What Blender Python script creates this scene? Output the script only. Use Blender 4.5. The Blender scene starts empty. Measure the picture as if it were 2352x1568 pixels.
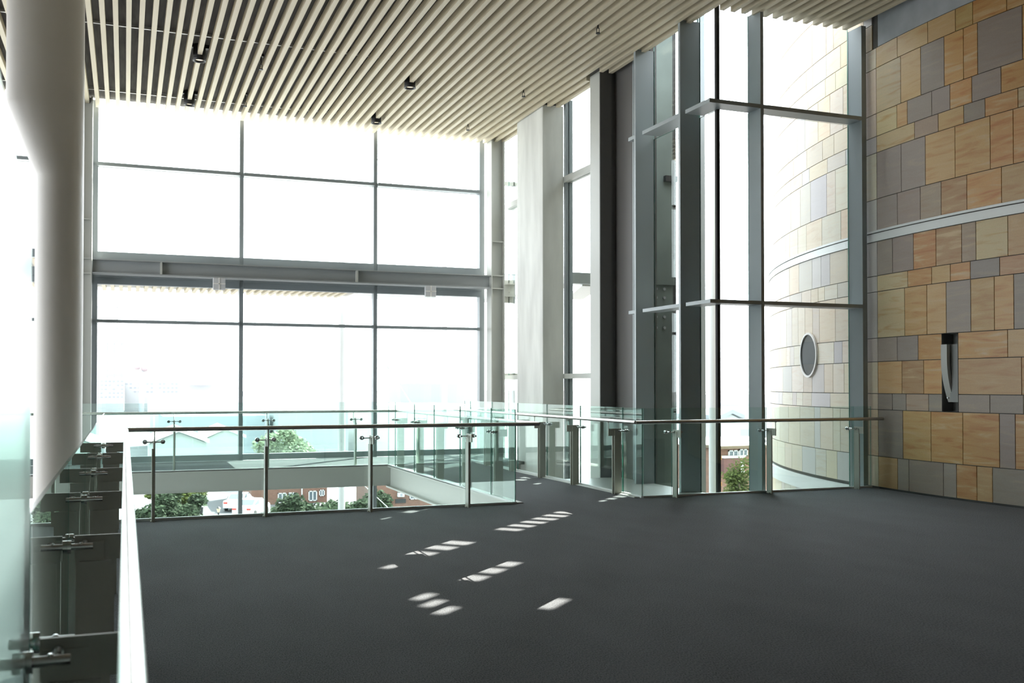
import bpy, bmesh, math, random
from math import sin, cos, pi, radians, sqrt, atan2, asin, degrees
from mathutils import Vector, Matrix
C = bpy.context.scene.collection
SC = bpy.context.scene
random.seed(7)

# ---------------------------------------------------------------- camera
cam_d = bpy.data.cameras.new('camera')
cam = bpy.data.objects.new('camera', cam_d); C.objects.link(cam)
cam.location = (0, 0, 1.6)
cam.rotation_euler = (radians(90.9), 0, -atan2(889, 2287))
cam_d.lens = 35; cam_d.sensor_width = 36; cam_d.sensor_fit = 'HORIZONTAL'
cam_d.shift_y = 66.07 / 2352
cam_d.clip_start = 0.05; cam_d.clip_end = 4000
cam_d.dof.use_dof = True; cam_d.dof.focus_distance = 9.0; cam_d.dof.aperture_fstop = 4.5
SC.camera = cam

# ---------------------------------------------------------------- sky, sun, exposure
SUN_AZ, SUN_EL = radians(46), radians(36)
SUND = Vector((sin(SUN_AZ) * cos(SUN_EL), cos(SUN_AZ) * cos(SUN_EL), sin(SUN_EL)))   # towards the sun
w = bpy.data.worlds.new('sky'); SC.world = w; w.use_nodes = True
bg = w.node_tree.nodes['Background']
nt = w.node_tree                            # hazy white sky, brighter round the sun
tc = nt.nodes.new('ShaderNodeTexCoord'); dt = nt.nodes.new('ShaderNodeVectorMath'); dt.operation = 'DOT_PRODUCT'
dt.inputs[1].default_value = SUND; nt.links.new(tc.outputs['Generated'], dt.inputs[0])
mxm = nt.nodes.new('ShaderNodeMath'); mxm.operation = 'MAXIMUM'; mxm.inputs[1].default_value = 0; nt.links.new(dt.outputs['Value'], mxm.inputs[0])
pw = nt.nodes.new('ShaderNodeMath'); pw.operation = 'POWER'; pw.inputs[1].default_value = 9; nt.links.new(mxm.outputs[0], pw.inputs[0])
st = nt.nodes.new('ShaderNodeMath'); st.operation = 'MULTIPLY_ADD'; st.inputs[1].default_value = 16; st.inputs[2].default_value = 5.6
nt.links.new(pw.outputs[0], st.inputs[0]); nt.links.new(st.outputs[0], bg.inputs['Strength'])
bg.inputs['Color'].default_value = (0.91, 0.96, 1.0, 1)
sun_d = bpy.data.lights.new('sun', 'SUN'); sun_d.energy = 38; sun_d.angle = radians(0.07); sun_d.color = (1, .95, .86)
sun = bpy.data.objects.new('sun', sun_d); C.objects.link(sun)
sun.rotation_euler = SUND.to_track_quat('Z', 'Y').to_euler()
vs = SC.view_settings
vs.view_transform = 'Standard'; vs.look = 'None'; vs.gamma = 1; vs.exposure = 0.0; vs.use_curve_mapping = False
SC.cycles.max_bounces = 14; SC.cycles.diffuse_bounces = 5; SC.cycles.glossy_bounces = 5
SC.cycles.transparent_max_bounces = 40; SC.cycles.transmission_bounces = 6
SC.cycles.caustics_reflective = False; SC.cycles.caustics_refractive = False
SC.cycles.sample_clamp_indirect = 8.0

# ---------------------------------------------------------------- materials
def mat(name, col, rough=.6, metal=0., noise=0., nscale=8., bump=0., spec=.5, stretch=None, emit=None, estr=0):
    m = bpy.data.materials.new(name); m.use_nodes = True
    nt = m.node_tree; b = nt.nodes['Principled BSDF']
    b.inputs['Base Color'].default_value = (*col, 1); b.inputs['Roughness'].default_value = rough
    b.inputs['Metallic'].default_value = metal; b.inputs['Specular IOR Level'].default_value = spec
    if emit:
        b.inputs['Emission Color'].default_value = (*emit, 1); b.inputs['Emission Strength'].default_value = estr
    if noise or bump:
        tc = nt.nodes.new('ShaderNodeTexCoord'); mp = nt.nodes.new('ShaderNodeMapping')
        if stretch: mp.inputs['Scale'].default_value = stretch
        nz = nt.nodes.new('ShaderNodeTexNoise'); nz.inputs['Scale'].default_value = nscale; nz.inputs['Detail'].default_value = 6
        nt.links.new(tc.outputs['Object'], mp.inputs['Vector']); nt.links.new(mp.outputs['Vector'], nz.inputs['Vector'])
        if noise:
            rp = nt.nodes.new('ShaderNodeMapRange')
            rp.inputs['From Min'].default_value = .3; rp.inputs['From Max'].default_value = .7
            rp.inputs['To Min'].default_value = 1 - noise; rp.inputs['To Max'].default_value = 1 + noise
            mx = nt.nodes.new('ShaderNodeVectorMath'); mx.operation = 'SCALE'
            mx.inputs[0].default_value = col
            nt.links.new(nz.outputs['Fac'], rp.inputs['Value']); nt.links.new(rp.outputs['Result'], mx.inputs['Scale'])
            nt.links.new(mx.outputs['Vector'], b.inputs['Base Color'])
        if bump:
            bp = nt.nodes.new('ShaderNodeBump'); bp.inputs['Strength'].default_value = bump; bp.inputs['Distance'].default_value = .01
            nt.links.new(nz.outputs['Fac'], bp.inputs['Height']); nt.links.new(bp.outputs['Normal'], b.inputs['Normal'])
    return m

def glass(name, tint, f0=.04, rough=0.0):
    m = bpy.data.materials.new(name); m.use_nodes = True
    nt = m.node_tree; nt.nodes.clear()
    out = nt.nodes.new('ShaderNodeOutputMaterial'); mx = nt.nodes.new('ShaderNodeMixShader')
    tr = nt.nodes.new('ShaderNodeBsdfTransparent'); tr.inputs['Color'].default_value = (*tint, 1)
    gl = nt.nodes.new('ShaderNodeBsdfGlossy'); gl.inputs['Roughness'].default_value = rough
    gl.inputs['Color'].default_value = (.93, 1, .97, 1)
    lw = nt.nodes.new('ShaderNodeLayerWeight'); lw.inputs['Blend'].default_value = .5
    pw = nt.nodes.new('ShaderNodeMath'); pw.operation = 'POWER'; pw.inputs[1].default_value = 5
    ml = nt.nodes.new('ShaderNodeMath'); ml.operation = 'MULTIPLY_ADD'; ml.inputs[1].default_value = 1 - f0; ml.inputs[2].default_value = f0
    nt.links.new(lw.outputs['Facing'], pw.inputs[0]); nt.links.new(pw.outputs[0], ml.inputs[0])
    nt.links.new(ml.outputs[0], mx.inputs['Fac']); nt.links.new(tr.outputs[0], mx.inputs[1]); nt.links.new(gl.outputs[0], mx.inputs[2])
    nt.links.new(mx.outputs[0], out.inputs['Surface'])
    return m

M = {}
M['cream'] = mat('cream_paint', (.64, .57, .425), .55)
M['soffit'] = mat('dark_concrete_soffit', (.12, .115, .11), .9, noise=.35, nscale=2.2, stretch=(6, .6, 1))
M['rail_hanger'] = mat('galvanised_channel', (.55, .55, .54), .45, .6)
M['white'] = mat('white_paint', (.78, .76, .73), .45)
M['concrete'] = mat('smooth_concrete', (.60, .605, .575), .75, noise=.16, nscale=1.6, stretch=(1.6, 1.6, .35), bump=.08)
M['steel'] = mat('grey_paint', (.30, .32, .325), .42)
M['steel_light'] = mat('light_grey_paint', (.46, .47, .44), .45)
M['frame'] = mat('frame_grey', (.24, .27, .285), .4)
M['fin'] = mat('fin_grey', (.36, .405, .42), .38)
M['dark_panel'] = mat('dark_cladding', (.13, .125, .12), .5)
M['stainless'] = mat('stainless_steel', (.62, .60, .57), .26, 1.0)
M['post'] = mat('post_grey_metal', (.52, .52, .465), .42, .1)
M['chrome'] = mat('polished_steel', (.62, .62, .62), .14, 1.0)
M['alu'] = mat('aluminium_trim', (.62, .64, .63), .4, .3)
M['black'] = mat('black_metal', (.012, .012, .013), .5)
M['lamp'] = mat('lamp_glow', (.9, .8, .6), .4, emit=(1, .83, .58), estr=1.6)
M['diffuser'] = mat('frosted_plastic', (.55, .56, .58), .4)
M['plaster'] = mat('grey_plaster', (.40, .42, .44), .8, noise=.12, nscale=3)
M['joint'] = mat('dark_joint', (.10, .095, .085), .9)
M['band'] = mat('pale_metal_band', (.66, .68, .66), .42, .1)
M['niche'] = mat('grey_niche_metal', (.24, .25, .24), .45)
M['fixture'] = mat('grey_fixture', (.50, .51, .48), .45)
M['backwall'] = mat('dim_plaster', (.30, .29, .28), .85)
M['g_win'] = glass('window_glass', (.975, .99, .99), .035)
M['g_rail'] = glass('balustrade_glass', (.905, .968, .952), .045)
M['g_soft'] = glass('satin_balustrade_glass', (.80, .93, .90), .09, .28)
M['g_edge'] = mat('glass_edge', (.10, .30, .24), .15)
M['g_porthole'] = mat('porthole_glass', (.022, .032, .030), .4, spec=.06)
M['seal'] = mat('black_seal', (.02, .02, .02), .6)
# outside
M['asphalt'] = mat('paving', (.13, .13, .135), .9, noise=.12, nscale=.25)
M['road'] = mat('shaded_road_asphalt', (.05, .052, .056), .9, noise=.1, nscale=.5)  # building shade over the street put into this dark colour
M['leaf'] = mat('leaf_dark', (.042, .062, .034), .9, noise=.5, nscale=1.5, spec=.1)
M['leaf3'] = mat('leaf_hazy', (.26, .31, .20), .9, noise=.3, nscale=1.5, spec=.1)  # paler leaf copy, distance haze put into its colour
M['leaf2'] = mat('leaf_light', (.085, .105, .03), .9, noise=.4, nscale=1.5, spec=.1)
M['bark'] = mat('bark', (.12, .09, .06), .9)
M['car'] = mat('white_car_paint', (.75, .76, .78), .25)
M['carglass'] = mat('car_glass', (.10, .13, .15), .08)
M['tyre'] = mat('tyre_rubber', (.03, .03, .03), .8)
M['orange'] = mat('orange_tag', (.7, .35, .12), .6)
M['red'] = mat('red_lens', (.55, .06, .04), .3)
M['pale'] = mat('pale_cladding', (.40, .42, .425), .7)
M['far_white'] = mat('hazy_white_cladding', (.37, .38, .385), .9)  # distance haze is put into the colour of the hazy materials
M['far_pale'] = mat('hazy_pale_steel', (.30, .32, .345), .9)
M['pier'] = mat('green_grey_concrete', (.14, .17, .155), .8, noise=.2, nscale=1.2)
M['paler'] = mat('white_cladding', (.62, .63, .63), .7)
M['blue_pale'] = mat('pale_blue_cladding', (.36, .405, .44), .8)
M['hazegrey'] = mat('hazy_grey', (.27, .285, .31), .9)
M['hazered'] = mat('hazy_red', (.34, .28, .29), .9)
M['roofwhite'] = mat('white_roof', (.70, .70, .68), .7)
M['gable'] = mat('grey_gable', (.44, .47, .45), .8)
M['lampglass'] = mat('lantern_glass', (.6, .5, .35), .3)

def brick_mat():
    m = bpy.data.materials.new('red_brick'); m.use_nodes = True
    nt = m.node_tree; b = nt.nodes['Principled BSDF']; b.inputs['Roughness'].default_value = .9
    tc = nt.nodes.new('ShaderNodeTexCoord'); mp = nt.nodes.new('ShaderNodeMapping'); mp.inputs['Rotation'].default_value = (radians(90), 0, 0)
    br = nt.nodes.new('ShaderNodeTexBrick')
    br.inputs['Color1'].default_value = (.20, .105, .075, 1); br.inputs['Color2'].default_value = (.155, .08, .056, 1)
    br.inputs['Mortar'].default_value = (.14, .115, .10, 1); br.inputs['Scale'].default_value = 3.0
    br.inputs['Mortar Size'].default_value = .012
    nt.links.new(tc.outputs['Object'], mp.inputs['Vector']); nt.links.new(mp.outputs['Vector'], br.inputs['Vector'])
    nt.links.new(br.outputs['Color'], b.inputs['Base Color'])
    return m
M['brick'] = brick_mat()

def carpet_mat():
    m = bpy.data.materials.new('charcoal_carpet'); m.use_nodes = True
    nt = m.node_tree; b = nt.nodes['Principled BSDF']
    b.inputs['Roughness'].default_value = .95; b.inputs['Specular IOR Level'].default_value = .12
    b.inputs['Sheen Weight'].default_value = .075; b.inputs['Sheen Roughness'].default_value = .45
    tc = nt.nodes.new('ShaderNodeTexCoord')
    n1 = nt.nodes.new('ShaderNodeTexNoise'); n1.inputs['Scale'].default_value = 75; n1.inputs['Detail'].default_value = 3
    n2 = nt.nodes.new('ShaderNodeTexNoise'); n2.inputs['Scale'].default_value = 1.3; n2.inputs['Detail'].default_value = 4
    wv = nt.nodes.new('ShaderNodeTexWave'); wv.inputs['Scale'].default_value = 22; wv.inputs['Distortion'].default_value = 6; wv.inputs['Detail'].default_value = 3
    wv.inputs['Detail Scale'].default_value = 4
    mp = nt.nodes.new('ShaderNodeMapping'); mp.inputs['Scale'].default_value = (1.7, .8, 1); mp.inputs['Rotation'].default_value = (0, 0, .12)
    nt.links.new(tc.outputs['Object'], mp.inputs['Vector'])
    for n in (n1, n2, wv): nt.links.new(mp.outputs['Vector'], n.inputs['Vector'])
    a1 = nt.nodes.new('ShaderNodeMath'); a1.operation = 'MULTIPLY_ADD'; a1.inputs[1].default_value = 2.3; a1.inputs[2].default_value = -.7
    nt.links.new(n1.outputs['Fac'], a1.inputs[0])
    a2 = nt.nodes.new('ShaderNodeMath'); a2.operation = 'MULTIPLY_ADD'; a2.inputs[1].default_value = .22
    nt.links.new(wv.outputs['Fac'], a2.inputs[0]); nt.links.new(a1.outputs[0], a2.inputs[2])
    a3 = nt.nodes.new('ShaderNodeMath'); a3.operation = 'MULTIPLY_ADD'; a3.inputs[1].default_value = .35
    nt.links.new(n2.outputs['Fac'], a3.inputs[0]); nt.links.new(a2.outputs[0], a3.inputs[2])
    cr = nt.nodes.new('ShaderNodeValToRGB')
    cr.color_ramp.elements[0].position = .25; cr.color_ramp.elements[0].color = (.016, .0175, .020, 1)
    cr.color_ramp.elements[1].position = 1.05 if False else 1.0; cr.color_ramp.elements[1].color = (.10, .104, .112, 1)
    nt.links.new(a3.outputs[0], cr.inputs['Fac']); nt.links.new(cr.outputs['Color'], b.inputs['Base Color'])
    bp = nt.nodes.new('ShaderNodeBump'); bp.inputs['Strength'].default_value = .5; bp.inputs['Distance'].default_value = .006
    nt.links.new(n1.outputs['Fac'], bp.inputs['Height']); nt.links.new(bp.outputs['Normal'], b.inputs['Normal'])
    return m
M['carpet'] = carpet_mat()

def stone_mat():
    m = bpy.data.materials.new('sandstone_cladding'); m.use_nodes = True
    nt = m.node_tree; b = nt.nodes['Principled BSDF']; b.inputs['Roughness'].default_value = .42
    at = nt.nodes.new('ShaderNodeAttribute'); at.attribute_name = 'tone'
    sd = nt.nodes.new('ShaderNodeAttribute'); sd.attribute_name = 'grain'
    tc = nt.nodes.new('ShaderNodeTexCoord')
    ad = nt.nodes.new('ShaderNodeVectorMath'); ad.operation = 'ADD'
    nt.links.new(tc.outputs['Object'], ad.inputs[0]); nt.links.new(sd.outputs['Color'], ad.inputs[1])
    mp = nt.nodes.new('ShaderNodeMapping'); mp.inputs['Scale'].default_value = (.6, .6, 4.6)
    mp.inputs['Rotation'].default_value = (radians(9), radians(7), 0)
    nt.links.new(ad.outputs[0], mp.inputs['Vector'])
    nz = nt.nodes.new('ShaderNodeTexNoise'); nz.inputs['Scale'].default_value = 2.6; nz.inputs['Detail'].default_value = 8; nz.inputs['Distortion'].default_value = .8
    nt.links.new(mp.outputs[0], nz.inputs['Vector'])
    n2 = nt.nodes.new('ShaderNodeTexNoise'); n2.inputs['Scale'].default_value = 60; n2.inputs['Detail'].default_value = 2
    nt.links.new(tc.outputs['Object'], n2.inputs['Vector'])
    # veins: redder and darker streaks, plus pale streaks
    r1 = nt.nodes.new('ShaderNodeMapRange'); r1.inputs['From Min'].default_value = .52; r1.inputs['From Max'].default_value = .74
    nt.links.new(nz.outputs['Fac'], r1.inputs['Value'])
    va = nt.nodes.new('ShaderNodeMath'); va.operation = 'MULTIPLY'
    nt.links.new(r1.outputs['Result'], va.inputs[0]); nt.links.new(sd.outputs['Alpha'], va.inputs[1])
    m1 = nt.nodes.new('ShaderNodeMix'); m1.data_type = 'RGBA'; m1.blend_type = 'MULTIPLY'
    m1.inputs[7].default_value = (.80, .52, .33, 1)
    nt.links.new(va.outputs[0], m1.inputs[0]); nt.links.new(at.outputs['Color'], m1.inputs[6])
    r2 = nt.nodes.new('ShaderNodeMapRange'); r2.inputs['From Min'].default_value = .46; r2.inputs['From Max'].default_value = .27
    nt.links.new(nz.outputs['Fac'], r2.inputs['Value'])
    vb = nt.nodes.new('ShaderNodeMath'); vb.operation = 'MULTIPLY'
    nt.links.new(r2.outputs['Result'], vb.inputs[0]); nt.links.new(sd.outputs['Alpha'], vb.inputs[1])
    m2 = nt.nodes.new('ShaderNodeMix'); m2.data_type = 'RGBA'; m2.blend_type = 'MIX'
    m2.inputs[7].default_value = (.60, .44, .24, 1)
    nt.links.new(vb.outputs[0], m2.inputs[0]); nt.links.new(m1.outputs[2], m2.inputs[6])
    r3 = nt.nodes.new('ShaderNodeMapRange'); r3.inputs['To Min'].default_value = .9; r3.inputs['To Max'].default_value = 1.1
    nt.links.new(n2.outputs['Fac'], r3.inputs['Value'])
    sc = nt.nodes.new('ShaderNodeVectorMath'); sc.operation = 'SCALE'
    nt.links.new(m2.outputs[2], sc.inputs[0]); nt.links.new(r3.outputs['Result'], sc.inputs['Scale'])
    nt.links.new(sc.outputs[0], b.inputs['Base Color'])
    return m
M['stone'] = stone_mat()

# ---------------------------------------------------------------- mesh helpers
class MB:
    def __init__(self):
        self.v, self.f, self.m, self.s = [], [], [], []
        self.T = Matrix.Identity(4)
    def add(self, vs, fs, mi=0, smooth=False):
        o = len(self.v)
        self.v += [self.T @ Vector(p) for p in vs]
        for q in fs:
            self.f.append([i + o for i in q]); self.m.append(mi); self.s.append(smooth)
    def box(self, x0, x1, y0, y1, z0, z1, mi=0, bev=0):
        x0, x1 = sorted((x0, x1)); y0, y1 = sorted((y0, y1)); z0, z1 = sorted((z0, z1))
        if bev:
            bm = bmesh.new(); bmesh.ops.create_cube(bm, size=1)
            for q in bm.verts: q.co = ((x0 + x1) / 2 + q.co.x * (x1 - x0), (y0 + y1) / 2 + q.co.y * (y1 - y0), (z0 + z1) / 2 + q.co.z * (z1 - z0))
            bmesh.ops.bevel(bm, geom=bm.edges[:], offset=bev, segments=2, affect='EDGES', profile=.5)
            bm.verts.index_update()
            self.add([q.co.copy() for q in bm.verts], [[q.index for q in fc.verts] for fc in bm.faces], mi); bm.free(); return self
        p = [(x0, y0, z0), (x1, y0, z0), (x1, y1, z0), (x0, y1, z0), (x0, y0, z1), (x1, y0, z1), (x1, y1, z1), (x0, y1, z1)]
        self.add(p, [(0, 3, 2, 1), (4, 5, 6, 7), (0, 1, 5, 4), (1, 2, 6, 5), (2, 3, 7, 6), (3, 0, 4, 7)], mi); return self
    def pane(self, x0, x1, y0, y1, z0, z1):        # box: two big faces material 0, thin edges material 1
        d = (x1 - x0, y1 - y0, z1 - z0); ax = d.index(min(d))
        o = len(self.f); self.box(x0, x1, y0, y1, z0, z1)
        big = {0: (3, 5), 1: (2, 4), 2: (0, 1)}[ax]
        for k in range(6): self.m[o + k] = 0 if k in big else 1
        return self
    def tube(self, p0, p1, r, n=16, mi=0, r1=None, caps=True):
        p0, p1 = Vector(p0), Vector(p1); d = (p1 - p0).normalized()
        a = Vector((0, 0, 1)) if abs(d.z) < .9 else Vector((1, 0, 0))
        u = d.cross(a).normalized(); v = d.cross(u); r1 = r if r1 is None else r1
        P = [p0 + (u * cos(2 * pi * i / n) + v * sin(2 * pi * i / n)) * r for i in range(n)]
        Q = [p1 + (u * cos(2 * pi * i / n) + v * sin(2 * pi * i / n)) * r1 for i in range(n)]
        self.add(P + Q, [(i, i + n, (i + 1) % n + n, (i + 1) % n) for i in range(n)], mi, True)
        if caps: self.add(P, [tuple(range(n))], mi); self.add(Q, [tuple(reversed(range(n)))], mi)
        return self
    def loft(self, rings, mi=0, smooth=True, caps=True):
        n = len(rings[0]); vs = [p for r in rings for p in r]; fs = []
        for k in range(len(rings) - 1):
            for i in range(n): fs.append((k * n + i, k * n + (i + 1) % n, (k + 1) * n + (i + 1) % n, (k + 1) * n + i))
        self.add(vs, fs, mi, smooth)
        if caps: self.add(rings[0], [tuple(reversed(range(n)))], mi); self.add(rings[-1], [tuple(range(n))], mi)
        return self
    def prism(self, poly, z0, z1, mi=0, plane='xy'):  # closed polygon extruded
        f = {'xy': lambda a, b, c: (a, b, c), 'xz': lambda a, b, c: (a, c, b), 'yz': lambda a, b, c: (c, a, b)}[plane]
        n = len(poly)
        P = [f(a, b, z0) for a, b in poly] + [f(a, b, z1) for a, b in poly]
        self.add(P, [(i, (i + 1) % n, (i + 1) % n + n, i + n) for i in range(n)] + [tuple(reversed(range(n))), tuple(range(n, 2 * n))], mi)
        return self
    def sphere(self, c, r, mi=0, n=12):
        rings = []
        for k in range(1, n // 2):
            t = pi * k / (n // 2)
            rings.append([(c[0] + r * sin(t) * cos(2 * pi * i / n), c[1] + r * sin(t) * sin(2 * pi * i / n), c[2] - r * cos(t)) for i in range(n)])
        return self.loft(rings, mi)
    def build(self, name, mats, parent=None, kind=None):
        me = bpy.data.meshes.new(name)
        off = ORG.get(parent.name, Vector()) if parent else Vector()
        me.from_pydata([p - off for p in self.v], [], self.f)
        for k in (mats if isinstance(mats, (list, tuple)) else [mats]): me.materials.append(M[k] if isinstance(k, str) else k)
        me.polygons.foreach_set('material_index', self.m); me.polygons.foreach_set('use_smooth', self.s)
        me.update()
        bm = bmesh.new(); bm.from_mesh(me); bmesh.ops.recalc_face_normals(bm, faces=bm.faces[:]); bm.to_mesh(me); bm.free()
        o = bpy.data.objects.new(name, me); C.objects.link(o)
        ORG[o.name] = off
        if parent: o.parent = parent
        if kind: o['kind'] = kind
        return o
ORG = {}
def tag(o, label, cat, group=None, kind=None):
    o['label'] = label; o['category'] = cat
    if group: o['group'] = group
    if kind: o['kind'] = kind
    return o
def thing(name, label, cat, loc=(0, 0, 0), group=None, rz=0):
    o = bpy.data.objects.new(name, None); C.objects.link(o); o.empty_display_size = .2
    o.location = loc; o.rotation_euler = (0, 0, rz); ORG[o.name] = Vector(loc)
    return tag(o, label, cat, group)
def struct(name, label, cat, loc=(0, 0, 0)):
    o = bpy.data.objects.new(name, None); C.objects.link(o); o.location = loc; ORG[o.name] = Vector(loc)
    o['kind'] = 'structure'; o['label'] = label; o['category'] = cat
    return o
def copy_tree(o, parent=None):
    c = o.copy(); C.objects.link(c); ORG[c.name] = ORG.get(o.name, Vector())
    if parent: c.parent = parent
    for ch in list(o.children): copy_tree(ch, c)
    return c

# ---------------------------------------------------------------- stone drum geometry
SX, SY, SR = 24.2, 10.9, 13.28
def drum(phi, z, r=SR):
    a = radians(phi); return (SX - r * cos(a), SY + r * sin(a), z)
def arc_pts(p0, p1, n, r=SR): return [drum(p0 + (p1 - p0) * i / n, 0, r)[:2] for i in range(n + 1)]

ZC = 7.3                                   # underside of the ceiling battens
GZ0 = -9.5
# ================================================================ SETTING
# landing floor (carpet), void edges, bridge and gallery
fl = struct('floor', 'dark charcoal carpet landing floor', 'floor')
b = MB(); b.prism([(-.30, -4), (-.30, 12.60), (11.02, 12.60)] + [p for p in reversed(arc_pts(-62, 7.2, 24, SR + .03))], -.42, 0)
b.build('carpet', 'carpet', fl)
b = MB(); b.box(-.32, 4.95, 12.60, 12.66, -.42, .012); b.box(6.9, 11.0, 12.60, 12.66, -.42, .012); b.box(-.36, -.30, -4, 12.66, -.42, .012)
b.build('edge_trim', 'alu', fl)

f2 = bpy.data.objects.new('floor', None); C.objects.link(f2); ORG[f2.name] = Vector((0, 0, 0))
f2['kind'] = 'structure'; f2['label'] = 'carpeted bridge and far gallery floor round the void'; f2['category'] = 'floor'
b = MB(); b.prism([(5.08, 12.601), (6.80, 12.601), (6.80, 19.6), (7.9, 19.6), (7.9, 22.1), (-7, 22.1), (-7, 19.68), (5.08, 19.68)], -.06, 0)
b.build('carpet', 'carpet', f2)
b = MB()                                   # edge beams: web with flanges
b.box(4.93, 5.08, 12.66, 19.6, -.03, .012); b.box(4.99, 5.02, 12.66, 19.6, -.40, -.03); b.box(4.90, 5.06, 12.66, 19.6, -.43, -.40)
b.box(6.80, 6.95, 12.66, 19.6, -.03, .012); b.box(6.86, 6.89, 12.66, 19.6, -.40, -.03); b.box(6.82, 6.98, 12.66, 19.6, -.43, -.40)
b.build('edge_beam', 'steel_light', f2)
b = MB(); b.box(-7, 5.08, 19.58, 19.68, -.36, .012); b.box(-7, 5.0, 19.60, 19.9, -.40, -.36)
b.build('gallery_fascia', 'steel_light', f2)
b = MB(); b.box(-7, 7.9, 19.9, 22.1, -.36, -.06); b.box(5.10, 6.78, 12.7, 19.9, -.36, -.06)
b.build('soffit', 'steel_light', f2)
t5 = MB().box(6.98, 8.40, 12.66, 16.25, -.30, -.06).build('trim_1', 'alu', None, 'structure')
tag(t5, 'light grey metal sill slab below the tall corner glazing', 'sill')

# ceiling: dark soffit, hangers and cream battens
ce = struct('ceiling', 'cream batten ceiling under a dark concrete soffit', 'ceiling')
b = MB(); b.box(-9, 8.52, -4, 22.05, 7.5, 7.9); b.box(8.52, 22, -4, 12.93, 7.5, 7.9)
b.build('soffit', 'soffit', ce)
b = MB()
for y in (-2, 1.9, 5.7, 9.6, 13.4, 17.3, 21.2): b.box(-8.8, 8.2, y - .02, y + .02, 7.44, 7.475)
for y in (1.9, 5.7, 9.6): b.box(8.2, 12, y - .02, y + .02, 7.44, 7.475)
b.build('hanger_rail', 'rail_hanger', ce)
SLAT0, SP = 1.169, .1908
LIGHTS = [(1.169, 17.95), (1.169, 20.85), (4.985, 18.15), (4.985, 20.85)]
b = MB()
def slat(x, y0, y1):
    cuts = []
    for lx, ly in LIGHTS:
        if abs(lx - x) < .12: cuts.append((ly - .12, ly + .12))
    if x + .04 > 7.90 and x - .04 < 8.43: cuts.append((18.6, 20.15))
    if x + .04 > 8.0 and x - .04 < 8.35: cuts.append((16.2, 16.75))
    if -1.45 < x < -.46: cuts.append((13.45, 14.15))
    segs = [(y0, y1)]
    for c0, c1 in cuts:
        n = []
        for s0, s1 in segs:
            if c1 <= s0 or c0 >= s1: n.append((s0, s1)); continue
            if c0 > s0: n.append((s0, c0))
            if c1 < s1: n.append((c1, s1))
        segs = n
    for s0, s1 in segs: b.box(x - .0375, x + .0375, s0, s1, ZC, ZC + .135)
for k in range(-52, 38):
    x = SLAT0 + k * SP
    if x < 8.25: slat(x, -3.9, 21.98)
for k in range(37, 100):
    x = SLAT0 + k * SP
    if x < 8.25: continue
    if x < 10.86: slat(x, -3.9, 12.86)
    elif 10.94 < x < 15.5:
        y = SY - sqrt(SR ** 2 - (SX - x) ** 2)
        slat(x, -3.9, y - .08)
b.build('batten_panel', 'cream', ce)

# back wall and side wall of the landing (behind the camera)
wb = MB().box(17.45, 17.7, -4.0, -.2, GZ0, 7.5).build('wall_side', 'backwall', None, 'structure'); tag(wb, 'dim plaster return wall at the end of the stone wall', 'wall')
bw = MB().box(-7.3, 22, -4.3, -4.0, GZ0, 7.9).build('wall_back', 'backwall', None, 'structure'); tag(bw, 'dim plaster wall behind the landing', 'wall')

wl = MB().box(-7.3, -7.0, -4.3, 13.0, GZ0, 7.9).build('wall_left', 'white', None, 'structure'); tag(wl, 'dim plaster wall across the void on the left', 'wall')
# ---------------------------------------------------------------- far window wall
W = 22.2
w1 = struct('window_1', 'tall glazed wall at the far end with grey mullions', 'window wall')
mull = [-6.4, -3.5, -.60, 2.335, 5.29, 7.86]
def framebox(name, x0, x1, y0, y1, z0, z1, par, m='frame'): return MB().box(x0, x1, y0, y1, z0, z1).build(name, m, par)
for x in mull:
    wd = .06 if x in (-.60, 7.86) else .042
    framebox('mullion', x - wd, x + wd, W - .03, W + .16, -9, 7.5, w1)
for x0, x1 in zip(mull[:-1], mull[1:]):
    for zc, h in ((6.17, .035), (2.937, .03)):
        framebox('transom', x0 + .04, x1 - .04, W - .13, W + .09, zc - h, zc + h, w1)
    framebox('sill_rail', x0 + .04, x1 - .04, W - .06, W + .1, 0, .13, w1)
    framebox('head_rail', x0 + .04, x1 - .04, W - .06, W + .1, 4.20, 4.37, w1)
    framebox('under_rail', x0 + .04, x1 - .04, W - .06, W + .1, 3.70, 3.84, w1); framebox('under_rail', x0 + .04, x1 - .04, W - .12, W + .1, 3.84, 4.0, w1)
    for z0, z1 in ((-6, -.45), (.13, 2.907), (2.967, 3.70), (4.37, 6.135), (6.205, 7.5)):
        MB().pane(x0 + .03, x1 - .03, W + .02, W + .04, z0, z1).build('pane', ['g_win', 'g_edge'], w1)
# steel beam across the wall
bm_ = thing('steel_beam', 'grey steel I beam running across the tall far windows', 'beam', (3.5, 21.7, 3.86))
b = MB(); b.box(-.62, 7.88, 21.60, 21.95, 4.135, 4.16); b.box(-.62, 7.88, 21.60, 21.95, 3.86, 3.885); b.box(-.62, 7.88, 21.72, 21.74, 3.885, 4.135)
b.build('i_section', 'steel', bm_)
for x in (.68, 4.75):
    MB().box(x - .02, x + .02, 21.61, 21.72, 3.885, 4.135).build('stiffener', 'steel_light', bm_)
# steel I columns at both ends of the wall
def icol(x, label, y0=21.62, y1=21.95):
    t = thing('steel_column', label, 'column', (x, 21.8, -9.5))
    b = MB(); b.box(x - .165, x - .14, y0, y1, -9.5, 7.42); b.box(x + .14, x + .165, y0, y1, -9.5, 7.42); b.box(x - .14, x + .14, 21.74, 21.765, -9.5, 7.42)
    b.build('i_section', 'steel_light', t)
    for z in (4.16, 3.86, 4.95): MB().box(x - .14, x + .14, 21.63, 21.74, z - .012, z + .012).build('stiffener', 'steel_light', t)
icol(8.06, 'grey steel I column at the right end of the far windows')
icol(-.80, 'grey steel I column behind the white round column')

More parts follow.
